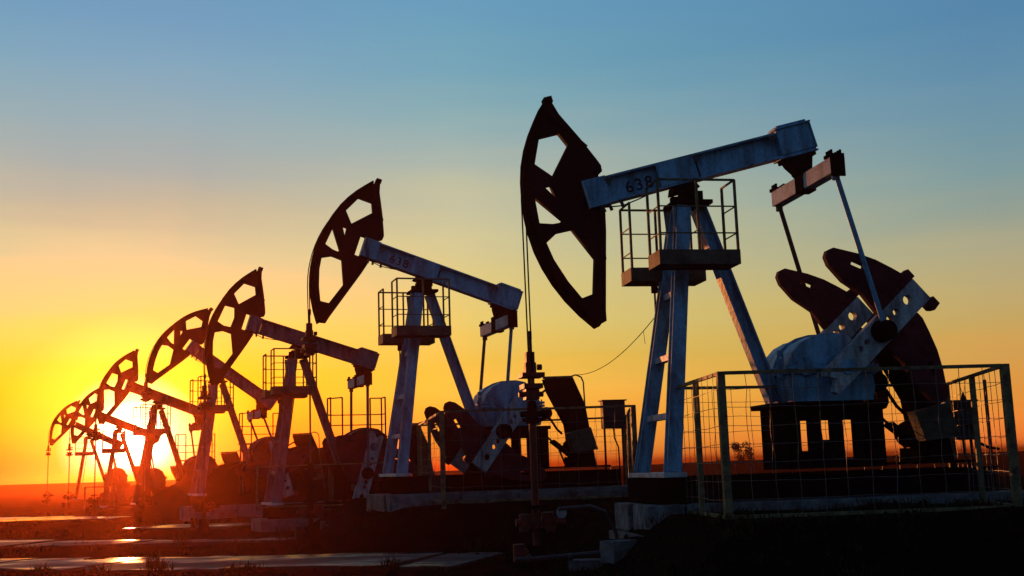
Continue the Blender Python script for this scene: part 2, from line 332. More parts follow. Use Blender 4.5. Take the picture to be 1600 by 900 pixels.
def guard_rail(m_, x0, x1, y0, y1, z0, z1, parent, side, back=True, r=.021, name='guard_rail'):
    """posts and rails round three sides of a platform; side = y of the outer long edge"""
    o = MB(); yo = side; yi = y1 if side == y0 else y0
    xm = (x0 + x1) / 2
    for x, y in ((x0, yo), (xm, yo), (x1, yo), (x0, yi), (x1, yi)): o.bar((x, y, z0), (x, y, z1), r * 1.9, r * 1.9)
    for k in (1 / 3, 2 / 3, 1):
        z = z0 + (z1 - z0) * k
        rr = r if k == 1 else r * .6
        o.tube((x0, yo, z), (x1, yo, z), rr, 6); o.tube((x0, yo, z), (x0, yi, z), rr, 6); o.tube((x1, yo, z), (x1, yi, z), rr, 6)
    return o.build(name, m_, parent)

def pumpjack(k, X, Y, Z, yaw, tilt, ca, label, cw=0., wide_strut=True, number=None, rear_deck=False, ground=-1.66, carrier=None, well_top=.2, detail=2, cargs=None):
    t = thing('pumpjack', label, 'pumpjack', (X, Y, Z), yaw, 'pumpjacks standing in a receding row')
    BM = Matrix.Translation((0, 0, H)) @ Matrix.Rotation(-tilt, 4, 'Y')
    PB = M['blue'] if k < 3 else (M['grey_blue'] if k < 5 else M['backlit_dark'])
    def bb(mb): mb.bm.transform(BM); return mb
    bv = .008 if detail == 2 else 0
    # --- horse head
    holes = ([[(-1.91, .2), (-1.79, .2), (-1.79, .73), (-1.91, .73)]] if k > 1 else []) + [HOLE_TOP, HOLE_LOW] + ([HOLE_TRI, HOLE_MID] if wide_strut else [HOLE_MID_OPEN])
    hd = bb(MB().prism(HEAD, -.07, .07, holes)).build('horse_head', M['red'], t, bv)
    arc = MB(); fr = HEAD[1:16]; rad = [(p[0] * 1.022, p[1] * 1.022) for p in fr]
    arc.prism(fr + rad[::-1], -.2, .2); bb(arc).build('arc_plate', M['black'], hd, bv)
    st = MB()
    for P in ([(-2.05, 2.12), (-1.5, 1.3)], [(-1.47, .72), (-1.78, -.7)], [(-1.82, -.8), (-2.08, -1.6)]):
        st.bar((P[0][0], 0, P[0][1]), (P[1][0], 0, P[1][1]), .04, .24, (0, 1, 0))
    bb(st).build('stiffener', M['red'], hd)
    lt = MB(); lt.box((-1.99, -.12, 2.22), (-1.85, .12, 2.33)); lt.tube((-1.92, -.17, 2.27), (-1.92, .17, 2.27), .05, 8); bb(lt).build('latch', M['black'], hd)
    # --- walking beam
    wb = MB(); z0, z1 = .235, .712
    wb.box((-1.76, -.15, z0), (2.62, .15, z0 + .035)); wb.box((-1.76, -.15, z1 - .035), (1.93, .15, z1)); wb.box((-1.34, -.012, z0 + .035), (2.6, .012, z1 - .035))
    for x in (-.36, .36, 1.0, -1.0)[:2 if detail < 2 else 2]:
        wb.box((x - .012, -.14, z0 + .035), (x + .012, .14, z1 - .035))
    w = bb(wb).build('walking_beam', PB, t, bv * .6)
    for s_ in (-1, 1):
        bb(MB().box((-1.765, s_ * .152 - .012, z0 - .012), (-1.36, s_ * .152 + .012, z1 + .012))).build('side_plate', PB, w, bv * .6)
        bb(MB().box((-.42, s_ * .15 - .01, z0 + .036), (.30, s_ * .15 + .01, z1 - .036))).build('side_plate', PB, w, bv * .6)
    ee = MB(); ee.box((-1.79, -.168, z0 - .01), (-1.767, -.085, z1 + .01)); bb(ee).build('sky_gap_strip', M['white'], w)  # white strip painted in for bright sky between head and beam
    rb = MB(); rb.box((1.95, -.17, z0 + .037), (2.60, .17, z1 + .03)); rb.box((1.93, -.21, z1 + .032), (2.64, .21, z1 + .062)); rb.box((1.98, -.19, z1 + .064), (2.56, .19, z1 + .10)); rb.box((2.602, -.2, z0 + .03), (2.63, .2, z1 + .03))
    rb.box((1.88, -.18, z0 - .03), (2.64, .18, z0 - .002)); bb(rb).build('tail_block', PB, w, bv)
    if detail == 2:
        for x in (-1.3, .38, 1.86):
            bb(MB().prism([(x - .05, z1 - .2), (x + .1, z1 - .04), (x - .1, z1 - .04)], -.172, -.16)).build('lifting_lug', M['steel'], w)
        lg = MB()
        lg.path([(-1.6, -.1, .2), (-1.2, -.12, .13), (-.9, -.1, .17), (-.6, -.1, .22)], .012, 6)
        for x in (-1.55, -1.42, -1.2): lg.tube((x, -.1, .24), (x + .02, -.1, .1), .03, 6)
        bb(lg).build('grease_pipe', M['steel'], w)
    if number:
        text('number_marking', number, .30, M['ink'], w, BM @ Matrix.Translation((-1.02, -.0145, .34)) @ Matrix.Rotation(PI / 2, 4, 'X'), 'black stencilled number ' + number)
    # --- saddle bearing and post head
    sb = MB(); sb.prism([(-.26, .1), (.26, .1), (.2, .232), (-.2, .232)], -.17, .17); bb(sb).build('saddle_bearing', M['black'], t, bv)
    sd = MB(); sd.tube((0, -.3, H), (0, .3, H), .11, 14); sd.box((-.32, -.34, H - .17), (.38, .34, H - .1)); sd.box((-.2, -.3, H - .1), (.22, -.16, H + .06)); sd.box((-.2, .16, H - .1), (.22, .3, H + .06))
    sd.build('post_head', M['black'], t, bv)
    for q in (-.26, .24): MB().prism([(-.34, H - .2), (-.02, H - .2), (-.02, H - .5), (-.3, H - .72)], q, q + .02).build('gusset_plate', M['pale'], t)
    # --- legs
    legs = {}
    for s_ in (-1, 1):
        a, b = Vector((-.12, s_ * .17, H - .2)), Vector((-.79, s_ * .89, 0.02))
        legs[s_] = (a, b); MB().hbeam(a, b, .25, .2, (0, 1, 0)).build('leg', PB, t, bv * .5)
    MB().hbeam((.22, 0, H - .2), (1.40, 0, 1.16), .24, .24, (1, 0, .3)).build('leg', PB, t, bv * .5)
    for z in (.95, 1.95, 3.05):
        cb = MB()
        f = (H - .2 - z) / (H - .22); p = legs[-1][0].lerp(legs[-1][1], f); q = legs[1][0].lerp(legs[1][1], f)
        cb.bar(p, q, .14, .10, (0, 0, 1))
        for s_, e_ in ((-1, p), (1, q)):
            for dz in (-1, 1):
                c = [(e_.x, e_.y - s_ * .02, z), (e_.x, e_.y - s_ * .25, z), (e_.x, e_.y - s_ * .02, z + dz * .26)]
                vs = [cb.bm.verts.new(v) for v in c] + [cb.bm.verts.new((v[0] + .02, v[1], v[2])) for v in c]
                for f_ in ((0, 1, 2), (5, 4, 3), (0, 3, 4, 1), (1, 4, 5, 2), (2, 5, 3, 0)): cb.bm.faces.new([vs[i] for i in f_])
        cb.build('cross_brace', PB, t)
    fp = MB(); fp.box((-.99, -1.06, -.06), (-.60, 1.06, 0.02)); fp.build('foot_plate', M['white'], t, bv)
    # --- ladder
    if detail:
        ld = MB(); a, b = Vector((-.05, .3, 3.4)), Vector((-.48, .3, .05))
        for dy in (-.17, .17): ld.bar(a + Vector((0, dy, 0)), b + Vector((0, dy, 0)), .035, .035)
        for i in range(13):
            p = a.lerp(b, (i + .5) / 13); ld.tube(p + Vector((0, -.17, 0)), p + Vector((0, .17, 0)), .011, 5)
        ld.build('ladder', M['deck'], t)
    # --- service platforms
    for (y0, y1, yo) in ((-1.32, -.68, -1.32), (.40, 1.05, 1.05)):
        d = MB(); d.box((-.93, y0 + .02, 3.40), (.42, y1 - .02, 3.44))
        d.box((-.95, y0, 3.38), (-.93, y1, 3.62)); d.box((.42, y0, 3.38), (.44, y1, 3.62)); d.box((-.93, y0, 3.38), (.42, y0 + .02, 3.62)); d.box((-.93, y1 - .02, 3.38), (.42, y1, 3.62))
        d.bar((-.45, y0 + .03, 3.35), (-.45, y1 + (.3 if y0 < 0 else 0), 3.35), .06, .06); d.bar((.2, y0 + .03, 3.35), (.2, y1, 3.35), .06, .06)
        pd = d.build('service_platform', M['deck'], t)
        guard_rail(M['rail'], -.92, .41, y0 + .02, y1 - .02, 3.45, 4.80, pd, y0 + .02 if y0 < 0 else y1 - .02)
    if detail == 2:
        hk = MB(); hk.box((-.5, .62, 3.2), (-.4, .72, 3.37)); hk.tube((-.45, .67, 3.2), (-.45, .67, 2.75 if k == 1 else 2.4), .018, 6); hk.build('cable_clamp', M['black'], t)
    # --- equalizer (yoke), tail bearing
    q = BM @ Vector((2.27, 0, -.30)); qx, qz = q.x, q.z
    tb = MB(); tb.prism([(1.98, .234), (2.55, .234), (2.5, .1), (2.42, -.12), (2.15, -.12), (2.02, .08)], -.13, .13); tb.tube((2.27, -.2, -.06), (2.27, .2, -.06), .12, 12); tb.box((1.95, -.16, .14), (2.1, .16, .232)); tb.box((2.44, -.16, .14), (2.58, .16, .232))
    bb(tb).build('tail_bearing', M['black'], t, bv)
    eq = MB(); eq.box((qx - .11, -1.30, qz - .14), (qx + .11, 1.30, qz + .14)); e_ = eq.build('equalizer', M['cream'] if k < 5 else M['backlit_dark'], t, bv)
    MB().box((qx - .13, -.16, qz - .17), (qx + .13, .16, qz + .24)).build('centre_clamp', M['black'], e_)
    for q in (-1, 1):
        eb = MB(); eb.box((qx - .13, q * 1.205 - .125, qz + .142), (qx + .13, q * 1.205 + .125, qz + .2))
        if q < 0: eb.box((qx - .125, -1.345, qz - .2), (qx + .125, -1.305, qz + .141))
        for y in (1.12, 1.2, 1.28):
            for x in (-.08, .08): eb.tube((qx + x, q * y, qz + .19), (qx + x, q * y, qz + .27), .025, 6)
        eb.build('end_clamp', M['black'], e_)
    # --- cranks, pitmans, counterweights
    wx, wz = XS + RW * math.cos(ca), ZS + RW * math.sin(ca); c_, s__ = math.cos(ca), math.sin(ca)
    def cf(a, p): return (XS + a * c_ - p * s__, ZS + a * s__ + p * c_)
    for s_ in (-1, 1):
        yc = s_ * 1.03
        pit = MB(); pit.tube((qx, s_ * 1.22, qz - .12), (wx, s_ * 1.24, wz + .08), .045, 8); pit.tube((qx, s_ * 1.22, qz - .24), (qx, s_ * 1.22, qz - .13), .07, 8)
        pit.build('pitman_arm', PB if s_ < 0 else M['deck'], t)
        out = [(-.22, -.225), (-.46, -.21), (-.49, -.12), (-.30, .0), (-.42, .16), (-.36, .225), (1.96, .225), (1.96, -.225)]
        hs = [disc(.06, 12, (a, .04)) for a in (1.14, 1.31)] + [disc(.085, 14, (1.62, .04))] + [disc(.055, 10, (.55, .04)), disc(.05, 10, (.38, .04))]
        cr = MB().prism(out, yc - .075, yc + .075, hs, cf).build('crank', M['pale'] if k < 5 else M['backlit_dark'], t, bv)
        bs = MB(); bs.tube((wx, s_ * 1.16, wz), (wx, s_ * 1.36, wz), .17, 14); bs.tube((wx, s_ * 1.36, wz), (wx, s_ * 1.41, wz), .09, 8); bs.build('wrist_bearing', M['black'], t)
        wp = MB(); x_, z_ = cf(RW, 0); wp.tube((x_, yc + s_ * .076, z_), (x_, yc + s_ * .16, z_), .19, 16)
        wp.build('wrist_pin', M['black'], cr)
        hb_ = MB(); x_, z_ = cf(0, 0); hb_.tube((x_, yc + s_ * .076, z_), (x_, yc + s_ * .11, z_), .13, 14); hb_.build('hub', PB, cr)
        for e in (-1, 1):
            cw_ = cw - (.30 if k == 1 and e < 0 else 0)
            P = [(a + cw_, b * e) for a, b in WING]; HS = [[(a + cw_, b * e) for a, b in SLOT]]
            if k == 3 and e < 0: P, HS = BROAD_WING, [BROAD_SLOT]
            g = MB().prism(P, yc - .07, yc + .07, HS, cf)
            MB().prism([(1.80, .232 * e), (1.80, .36 * e), (1.86, .42 * e), (2.02, .40 * e), (2.02, .232 * e)], yc - .08, yc + .08, (), cf).build('end_lug', M['brick'], cr, bv)
            for a in (1.2, 1.45, 1.7): x_, z_ = cf(a + cw_, .30 * e); g.tube((x_, yc - .11, z_), (x_, yc + .11, z_), .035, 6)
            g.build('counterweight', M['brick'], cr, bv)
    # --- gearbox
    GB = [(1.50, 1.13), (1.42, 1.35), (1.42, 1.72), (1.54, 1.98), (1.70, 2.14), (1.9, 2.24), (2.1, 2.29), (2.32, 2.30), (2.56, 2.25), (2.78, 2.08), (2.95, 1.75), (3.0, 1.35), (2.95, 1.13)]
    gm = MB().prism(GB, -.62, .62)
    gm.prism([(p[0] + (p[0] - 2.2) * .05, p[1] + (p[1] - 1.6) * .05) for p in GB], -.05, .05)
    gm.box((1.36, -.68, 1.60), (3.06, .68, 1.66)); gm.box((1.36, -.68, 1.68), (3.06, .68, 1.74))
    for s_ in (-1, 1): gm.tube((XS, s_ * .62, ZS), (XS, s_ * .86, ZS), .28, 16, .2); gm.tube((XS - .55, s_ * .62, ZS + .05), (XS - .55, s_ * .7, ZS + .05), .16, 12)
    for i in range(7): gm.tube((1.48 + i * .25, -.65, 1.56), (1.48 + i * .25, -.65, 1.79), .02, 6)
    gm.prism([(1.30, 1.55), (1.42, 1.5), (1.42, 2.02), (1.32, 2.02)], -.5, -.44, [disc(.035, 8, (1.365, 1.9))])
    gb_ = gm.build('gearbox', PB if k < 3 else M['backlit_dark'], t, bv)
    MB().tube((XS, -1.1, ZS), (XS, 1.1, ZS), .1, 12).build('crank_shaft', M['black'], t)
    # --- pedestal
    pd = MB(); pd.box((1.14, -.46, 1.03), (3.28, .46, 1.12))
    pd.prism([(1.27, 0), (3.24, 0), (3.24, 1.03), (1.27, 1.03)], -.36, -.31, [[(1.70, .30), (1.82, .30), (1.82, .81), (1.70, .81)], [(2.08, .48), (2.22, .48), (2.22, .81), (2.08, .81)], [(2.48, .14), (2.64, .14), (2.64, .81), (2.48, .81)]])
    pd.prism([(1.27, 0), (3.24, 0), (3.24, 1.03), (1.27, 1.03)], .31, .36, [[(1.5, .06), (3.12, .06), (3.12, .86), (1.5, .86)]])
    pd.box((1.27, -.31, .0), (1.32, .31, 1.03)); pd.box((3.19, -.31, .6), (3.24, .31, 1.03))
    for x in (1.5, 2.95): pd.prism([(x, 0.0), (x + .1, 0.0), (x + .1, 1.0), (x, .9)], -.46, -.36)
    pd.build('gearbox_pedestal', M['black'], t, bv)
    # --- skid
    sk = MB()
    for y in (-.6, .6): sk.hbeam((-1.0, y, -.27), (5.1, y, -.27), .22, .42, (0, 0, 1))
    for x in (-.9, .1, 1.2, 2.2, 3.2, 4.2, 5.0): sk.box((x - .08, -.5, -.42), (x + .08, .5, -.1))
    sk.build('base_frame', M['black'], t)
    # --- drive: motor, belt guard, guard box
    bg = MB().prism([(3.28, 2.36), (4.05, 2.38), (4.36, 1.67), (4.62, 0.02), (3.98, 0.02), (3.84, 1.15), (3.38, 2.02)], -.18, .14).build('belt_guard', M['black'], t, bv)
    fg = MB(); fg.path([(3.26, -.02, 2.40), (4.07, -.02, 2.42), (4.40, -.02, 1.67), (4.66, -.02, 0.0)], .035, 6); fg.build('guard_frame', M['rail'], bg)
    if detail:
        lp = MB(); lp.path([(4.0, .3, 2.3), (4.15, .3, 2.45), (4.32, .3, 2.5), (4.47, .3, 2.44), (4.53, .3, 2.3), (4.56, .3, 1.2)], .02, 6); lp.path([(4.3, .3, 1.75), (4.54, .3, 1.72)], .012, 5); lp.path([(4.15, .3, 2.45), (4.15, .14, 2.3)], .02, 6); lp.build('hoop', M['wire'], t)
    mo = MB(); mo.tube((4.25, -.1, .55), (4.25, .75, .55), .24, 18); mo.box((4.0, 0, .04), (4.5, .6, .3)); mo.tube((4.25, .75, .55), (4.25, .85, .55), .2, 14)
    for i in range(12): a = i * PI / 6; mo.box((4.25 + .235 * math.cos(a) - .012, 0, .55 + .235 * math.sin(a) - .012), (4.25 + .235 * math.cos(a) + .03, .6, .55 + .235 * math.sin(a) + .03))
    mo.build('electric_motor', M['black'], t)
    ms = MB(); ms.bar((3.35, -.3, .72), (4.15, -.3, .1), .08, .3, (0, 1, 0)); ms.box((3.3, -.5, .02), (4.9, .7, .06)); ms.build('motor_slide', M['black'], t)
    MB().prism([(3.70, .91), (4.34, 1.05), (4.52, .47), (3.86, .40)], -.62, -.32).build('guard_box', M['yellow'], t, bv)
    # brake lever and small pipes on the drive side
    if detail == 2:
        pp = MB(); pp.path([(3.0, -.5, 1.35), (3.25, -.5, 1.3), (3.45, -.45, 1.02), (3.6, -.4, .9)], .03, 6); pp.path([(3.05, -.3, 1.0), (3.5, -.35, .55), (3.7, -.3, .1)], .025, 6); pp.tube((3.2, -.4, 1.45), (3.2, .4, 1.45), .16, 14)
        pp.path([(2.95, -.4, 1.9), (3.2, -.4, 2.05), (3.42, -.4, 1.9), (3.46, -.4, 1.5)], .03, 8)
        pp.build('brake_linkage', M['black'], t)
    if rear_deck:
        d = MB(); d.box((1.35, 1.35, 2.04), (3.35, 1.98, 2.10))
        for x in (1.45, 3.25):
            for y in (1.42, 1.92): d.bar((x, y, -.06), (x, y, 2.04), .07, .07)
        dk = d.build('gearbox_deck', M['deck'], t)
        g = MB()
        for x, y in ((1.4, 1.4), (1.4, 1.95), (3.3, 1.4), (3.3, 1.95), (2.9, 1.95), (1.8, 1.4)): g.bar((x, y, 2.1), (x, y, 3.42), .045, .045)
        for z in (2.5, 2.85): g.tube((1.4, 1.95, z), (3.3, 1.95, z), .018, 6); g.tube((1.4, 1.4, z), (1.4, 1.95, z), .018, 6); g.tube((3.3, 1.4, z), (3.3, 1.95, z), .018, 6)
        for a, b in (((1.4, 1.95), (1.8, 1.4)), ((3.3, 1.95), (2.9, 1.95)), ((1.4, 1.4), (1.4, 1.95)), ((3.3, 1.4), (3.3, 1.95))): g.tube((*a, 3.42), (*b, 3.42), .022, 6)
        g.build('guard_rail', M['rail'], dk)
    # --- bridle and polished rod
    cz = 1.75 + 2.9 * (.257 - tilt) if carrier is None else carrier
    for y in (-.17, .17):
        cbm = MB(); cbm.tube((-2.925, y, H), (-2.90, y * .8, cz), .013 if k < 4 else .018, 6)
        n_ = 14; a0 = .0
        pts_ = []
        for i in range(n_ + 1):
            a = a0 + (2.18 / 2.92 - tilt - .02) * i / n_ if tilt < .7 else 0
            pts_.append((-2.925 * math.cos(a) if a else -2.925, y, H + 2.925 * math.sin(a)))
        cbm.path(pts_, .013, 5); cbm.build('bridle_cable', M['black'], t)
    ca_ = MB(); ca_.box((-3.09, -.25, cz - .05), (-2.71, .25, cz + .02)); ca_.box((-3.0, -.09, cz + .02), (-2.82, .09, cz + .20)); ca_.box((-2.98, -.08, cz + .2), (-2.84, .08, cz + .38)); ca_.tube((-2.8, -.05, cz + .12), (-2.72, -.05, cz + .12), .05, 8); ca_.box((-3.06, -.22, cz - .24), (-2.74, .22, cz - .16)); ca_.box((-3.02, -.14, cz - .42), (-2.79, .14, cz - .24)); ca_.tube((-3.12, 0, cz - .33), (-2.7, 0, cz - .33), .045, 8)
    for y in (-.15, .15): ca_.tube((-2.9, y, cz - .2), (-2.9, y, cz), .03, 6)
    ca_.build('carrier_bar', M['rust'] if detail == 2 else M['black'], t)
    pr = MB(); pr.tube((-2.9, 0, well_top - .1), (-2.9, 0, cz + .72), .022 if k < 5 else .028, 8); pr.tube((-2.9, 0, cz + .6), (-2.9, 0, cz + .74), .04, 8)
    pr.build('polished_rod', M['steel'], t)
    # --- wellhead (stands in the ground by itself)
    a = t.matrix_basis if False else None
    cy, sy = math.cos(yaw), math.sin(yaw)
    wxw, wyw = X + cy * -2.9, Y + sy * -2.9
    gz = ground_z(wxw, wyw)
    wl = thing('wellhead', WELL_LABEL[k], 'wellhead', (wxw, wyw, gz), yaw, 'wellheads under the horse heads')
    top = Z + well_top - gz
    MB().tube((0, 0, -.1), (0, 0, .35), .16, 16).build('casing', M['black'], wl)
    for z in (.35, .62, 1.0, top - .35): MB().tube((0, 0, z), (0, 0, z + .06), .17, 16).build('flange', M['black'], wl)
    MB().tube((0, 0, .3), (0, 0, top - .05), .062, 12).build('tubing', M['rust'] if k == 1 else M['black'], wl)
    sx = MB(); sx.tube((0, 0, top - .38), (0, 0, top), .11, 12, .07); sx.tube((-.2, 0, top - .22), (.26, 0, top - .22), .05, 10); sx.build('stuffing_box', M['black'], wl)
    va = MB(); va.tube((-.34, 0, .78), (.5, 0, .78), .06, 10); va.tube((.2, 0, .62), (.2, 0, .94), .11, 12); va.tube((-.18, 0, .64), (-.18, 0, .92), .10, 12); va.tube((-.05, 0, .3), (-.32, 0, .3), .07, 10); va.tube((-.3, 0, .16), (-.3, 0, .44), .10, 12); v_ = va.build('valve', M['rust'] if k in (1, 2) else M['black'], wl)
    hw = MB()
    for i in range(12):
        a0, a1 = i * PI / 6, (i + 1) * PI / 6
        hw.tube((.2 + .13 * math.cos(a0), -.12, .78 + .13 * math.sin(a0)), (.2 + .13 * math.cos(a1), -.12, .78 + .13 * math.sin(a1)), .014, 5)
    hw.path([(.2, -.12, .65), (.2, -.12, .91)], .01, 5); hw.path([(.07, -.12, .78), (.33, -.12, .78)], .01, 5); hw.tube((.2, -.13, .78), (.2, 0, .78), .015, 6)
    hw.build('handwheel', M['rust'], v_)
    return t, wl

WELL_LABEL = {1: 'rusty red wellhead with a round white gauge, under the nearest pumpjack', 2: 'dark wellhead under the second nearest pumpjack', 3: 'dark wellhead under the third nearest pumpjack', 4: 'dim wellhead under the pumpjack with the steepest beam', 5: 'wellhead under the pumpjack whose beam crosses above the sun', 6: 'small wellhead under the second farthest pumpjack', 7: 'farthest and smallest wellhead, under the farthest pumpjack'}
PUMPS = [
    (1, 3.123, 20.251, -.167, .178, .257, .732, 'nearest and largest pumpjack, blue beam numbered 638 with its tail raised', dict(number='638', carrier=1.72, well_top=1.28)),
    (2, -2.370, 30.174, -.043, .311, -.327, -2.212, 'second nearest pumpjack, blue numbered beam dipping at the tail, behind the red wellhead', dict(number='638', well_top=.35)),
    (3, -7.124, 38.143, -.831, .355, -.302, -1.85, 'third nearest pumpjack, grey beam, long pale crank hanging down', dict(cw=-.85, wide_strut=False, rear_deck=True)),
    (4, -12.657, 49.694, -.620, .453, -.611, -1.30, 'fourth nearest pumpjack, with the steepest beam of the row', dict(cw=-.85, rear_deck=True)),
    (5, -18.122, 59.217, -1.098, .499, -.360, -1.45, 'fifth nearest pumpjack, its beam crossing just above the setting sun', dict(wide_strut=False, rear_deck=True, detail=1)),
    (6, -25.801, 76.190, -1.526, .355, -.397, -1.41, 'second farthest pumpjack, its beam running straight into the sun glare', dict(detail=1)),
    (7, -34.069, 93.605, -1.229, .364, -.465, -1.36, 'farthest and smallest pumpjack of the row, past the setting sun', dict(detail=1)),
]
P_ROOT = {}
for k, X, Y, Z, yaw, tilt, ca, lab, kw in PUMPS:
    P_ROOT[k] = pumpjack(k, X, Y, Z, yaw, tilt, ca, lab, **kw)

# ------------------------------------------------------------------ foundations
F_LABEL = {1: 'grey concrete foundation slab under the nearest pumpjack', 2: 'long pale concrete foundation under the second nearest pumpjack',
           3: 'dark concrete foundation under the third nearest pumpjack', 4: 'dark foundation under the pumpjack with the steepest beam', 5: 'foundation under the pumpjack whose beam crosses above the sun',
           6: 'foundation in the glare under the second farthest pumpjack', 7: 'foundation under the farthest pumpjack'}
for k, X, Y, Z, yaw, tilt, ca, lab, kw in PUMPS:
    r = thing('foundation', F_LABEL[k], 'foundation', (X, Y, Z), yaw, 'concrete foundations under the pumpjacks')
    gz = min(ground_z(X, Y), ground_z(X + 4, Y + 1.2), ground_z(X - 1.4, Y)) - Z - .15
    b = MB(); b.box((-.05 if k == 1 else -1.3, -1.15, gz), (5.4, 1.15, -.49)); b.build('slab', M['conc'], r, .02)
    if k < 6:
        for x in ((.6, 2.1, 3.6) if k > 1 else (1.2, 3.4)): MB().box((x, -1.42, gz), (x + 1.1, -1.16, -.56)).build('footing', M['conc'], r, .02)
def block(label, loc, rz, size, m):
    b = MB(); b.box((-size[0] / 2, -size[1] / 2, 0), (size[0] / 2, size[1] / 2, size[2]))
    bmesh.ops.subdivide_edges(b.bm, edges=b.bm.edges[:], cuts=4, use_grid_fill=True)
    for v in b.bm.verts: v.co += Vector([random.uniform(-.008, .008) for _ in range(3)])
    o = b.build('concrete_block', m, None, .015); o.location = loc; o.rotation_euler = (0, 0, rz); return tag(o, label, 'concrete block', 'loose and stacked concrete blocks')
cy, sy = math.cos(.178), math.sin(.178)
def w1(x, y): return (3.123 + cy * x - sy * y, 20.251 + sy * x + cy * y)
p = w1(-.98, -.62); block('whitewashed concrete block under the front legs of the nearest pumpjack', (*p, -.167 - .93), .178, (.62, .9, .44), M['whitewash'])
p = w1(-.30, -.62); block('greenish concrete block touching the whitewashed one under the front legs', (*p, -.167 - .93), .178, (.66, .88, .44), M['whitewash'])
p = w1(-.64, .55); block('hidden side concrete block under the far front leg of the nearest pumpjack', (*p, -.167 - .93), .178, (1.3, .9, .44), M['whitewash'])
p = w1(-.62, -.1); block('dark wide bearing block lying lowest under the front legs of the nearest pumpjack', (*p, -.167 - 1.55), .178, (1.6, 2.2, .60), M['conc'])
block('small broken concrete lump lying on the dark ground below the whitewashed blocks', (1.55, 18.9, ground_z(1.55, 18.9) - .06), .6, (.5, .35, .34), M['conc'])
block('flat concrete slab piece lying by the low pipe', (1.15, 19.4, ground_z(1.15, 19.4) - .05), -.3, (.7, .4, .2), M['conc'])
cy2, sy2 = math.cos(.311), math.sin(.311)
def w2(x, y): return (-2.37 + cy2 * x - sy2 * y, 30.174 + sy2 * x + cy2 * y)
p = w2(-.5, -1.35); block('pale concrete block at the feet of the second nearest pumpjack', (*p, -.043 - .92), .311, (1.5, .5, .42), M['whitewash'])
# black packing frame under the nearest front legs
o = MB(); o.box((-1.05, -.95, -.48), (.05, .95, -.07)); o.bm.transform(Matrix.Translation((3.123, 20.251, -.167)) @ Matrix.Rotation(.178, 4, 'Z')); tag(o.build('support_frame', M['black'], None, .01), 'black steel packing frame between the front legs of the nearest pumpjack and the whitewashed blocks', 'support frame')

# ------------------------------------------------------------------ fences
def fence(label, corners, z0, z1, closed=False, step=(.34, .25), posts=(), rail=.05, post=.11, seed=1, wires=True, m=None):
    rnd = random.Random(seed); m = m or M['rail']
    cx, cy_ = corners[0]
    r = thing('guard_fence', label, 'fence', (cx, cy_, z0), 0, 'mesh guard fences round the pumpjacks')
    loc = [(x - cx, y - cy_) for x, y in corners]; h = z1 - z0
    segs = list(zip(loc, loc[1:])) + ([(loc[-1], loc[0])] if closed else [])
    done = set()
    for si, (a, b) in enumerate(segs):
        A, B = Vector((*a, 0)), Vector((*b, 0)); L = (B - A).length; d = (B - A) / L
        n = 2 if si in posts else 1
        for i in range(n + 1):
            p_ = A + d * L * i / n; key = (round(p_.x, 2), round(p_.y, 2))
            if key in done: continue
            done.add(key); w_ = post if i in (0, n) else post * .75
            MB().bar(p_ - Vector((0, 0, .12)), p_ + Vector((0, 0, h)), w_, w_, d).build('post', m, r, .004)
        up = Vector((0, 0, 1))
        for z in (h - rail / 2 + .004, rail / 2):
            MB().bar(A + up * z + d * post * .5, B + up * z - d * post * .5, rail, rail, (0, 0, 1)).build('rail', m, r)
        if wires:
            w_ = MB(); nx_ = max(2, int(L / step[0])); nz_ = max(2, int(h / step[1])); off = d.cross(up) * .03
            for i in range(1, nx_):
                pts = []
                for j in range(9):
                    z = h * j / 8; pts.append(A + d * (L * i / nx_ + rnd.uniform(-.018, .018)) + up * z + off)
                w_.path(pts, .0052, 4)
            for j in range(1, nz_):
                pts = []
                n9 = max(4, int(L / .4))
                for i in range(n9 + 1): pts.append(A + d * L * i / n9 + up * (h * j / nz_ + rnd.uniform(-.014, .014)) + off * 1.3)
                w_.path(pts, .0052, 4)
            w_.build('wire_mesh', M['wire'], r)
    return r
fence('tall yellowed mesh fence box in front of the nearest pumpjack, with the warning sign', [(2.93, 16.72), (7.12, 17.05), (7.80, 21.3), (2.68, 19.8)], -.80, 1.27, closed=True, seed=3, posts=(1, 3))
fence('mesh fence box in front of the second nearest pumpjack, passing behind the red wellhead', [(-1.64, 25.9), (2.60, 26.15), (2.95, 32.2), (-2.75, 33.2)], -.70, 1.31, closed=True, seed=5, step=(.4, .3), posts=(1, 3))
fence('low yellowish fence panels beside the legs of the third nearest pumpjack', [(-8.15, 37.0), (-6.45, 36.6), (-4.1, 36.9)], -.95, .33, seed=8, rail=.04, post=.06, wires=False)
fence('small bare tube fence frame near the farthest pumpjack', [(-27.6, 75.5), (-25.6, 75.2)], -1.68, -.25, seed=9, rail=.08, post=.09, wires=False)

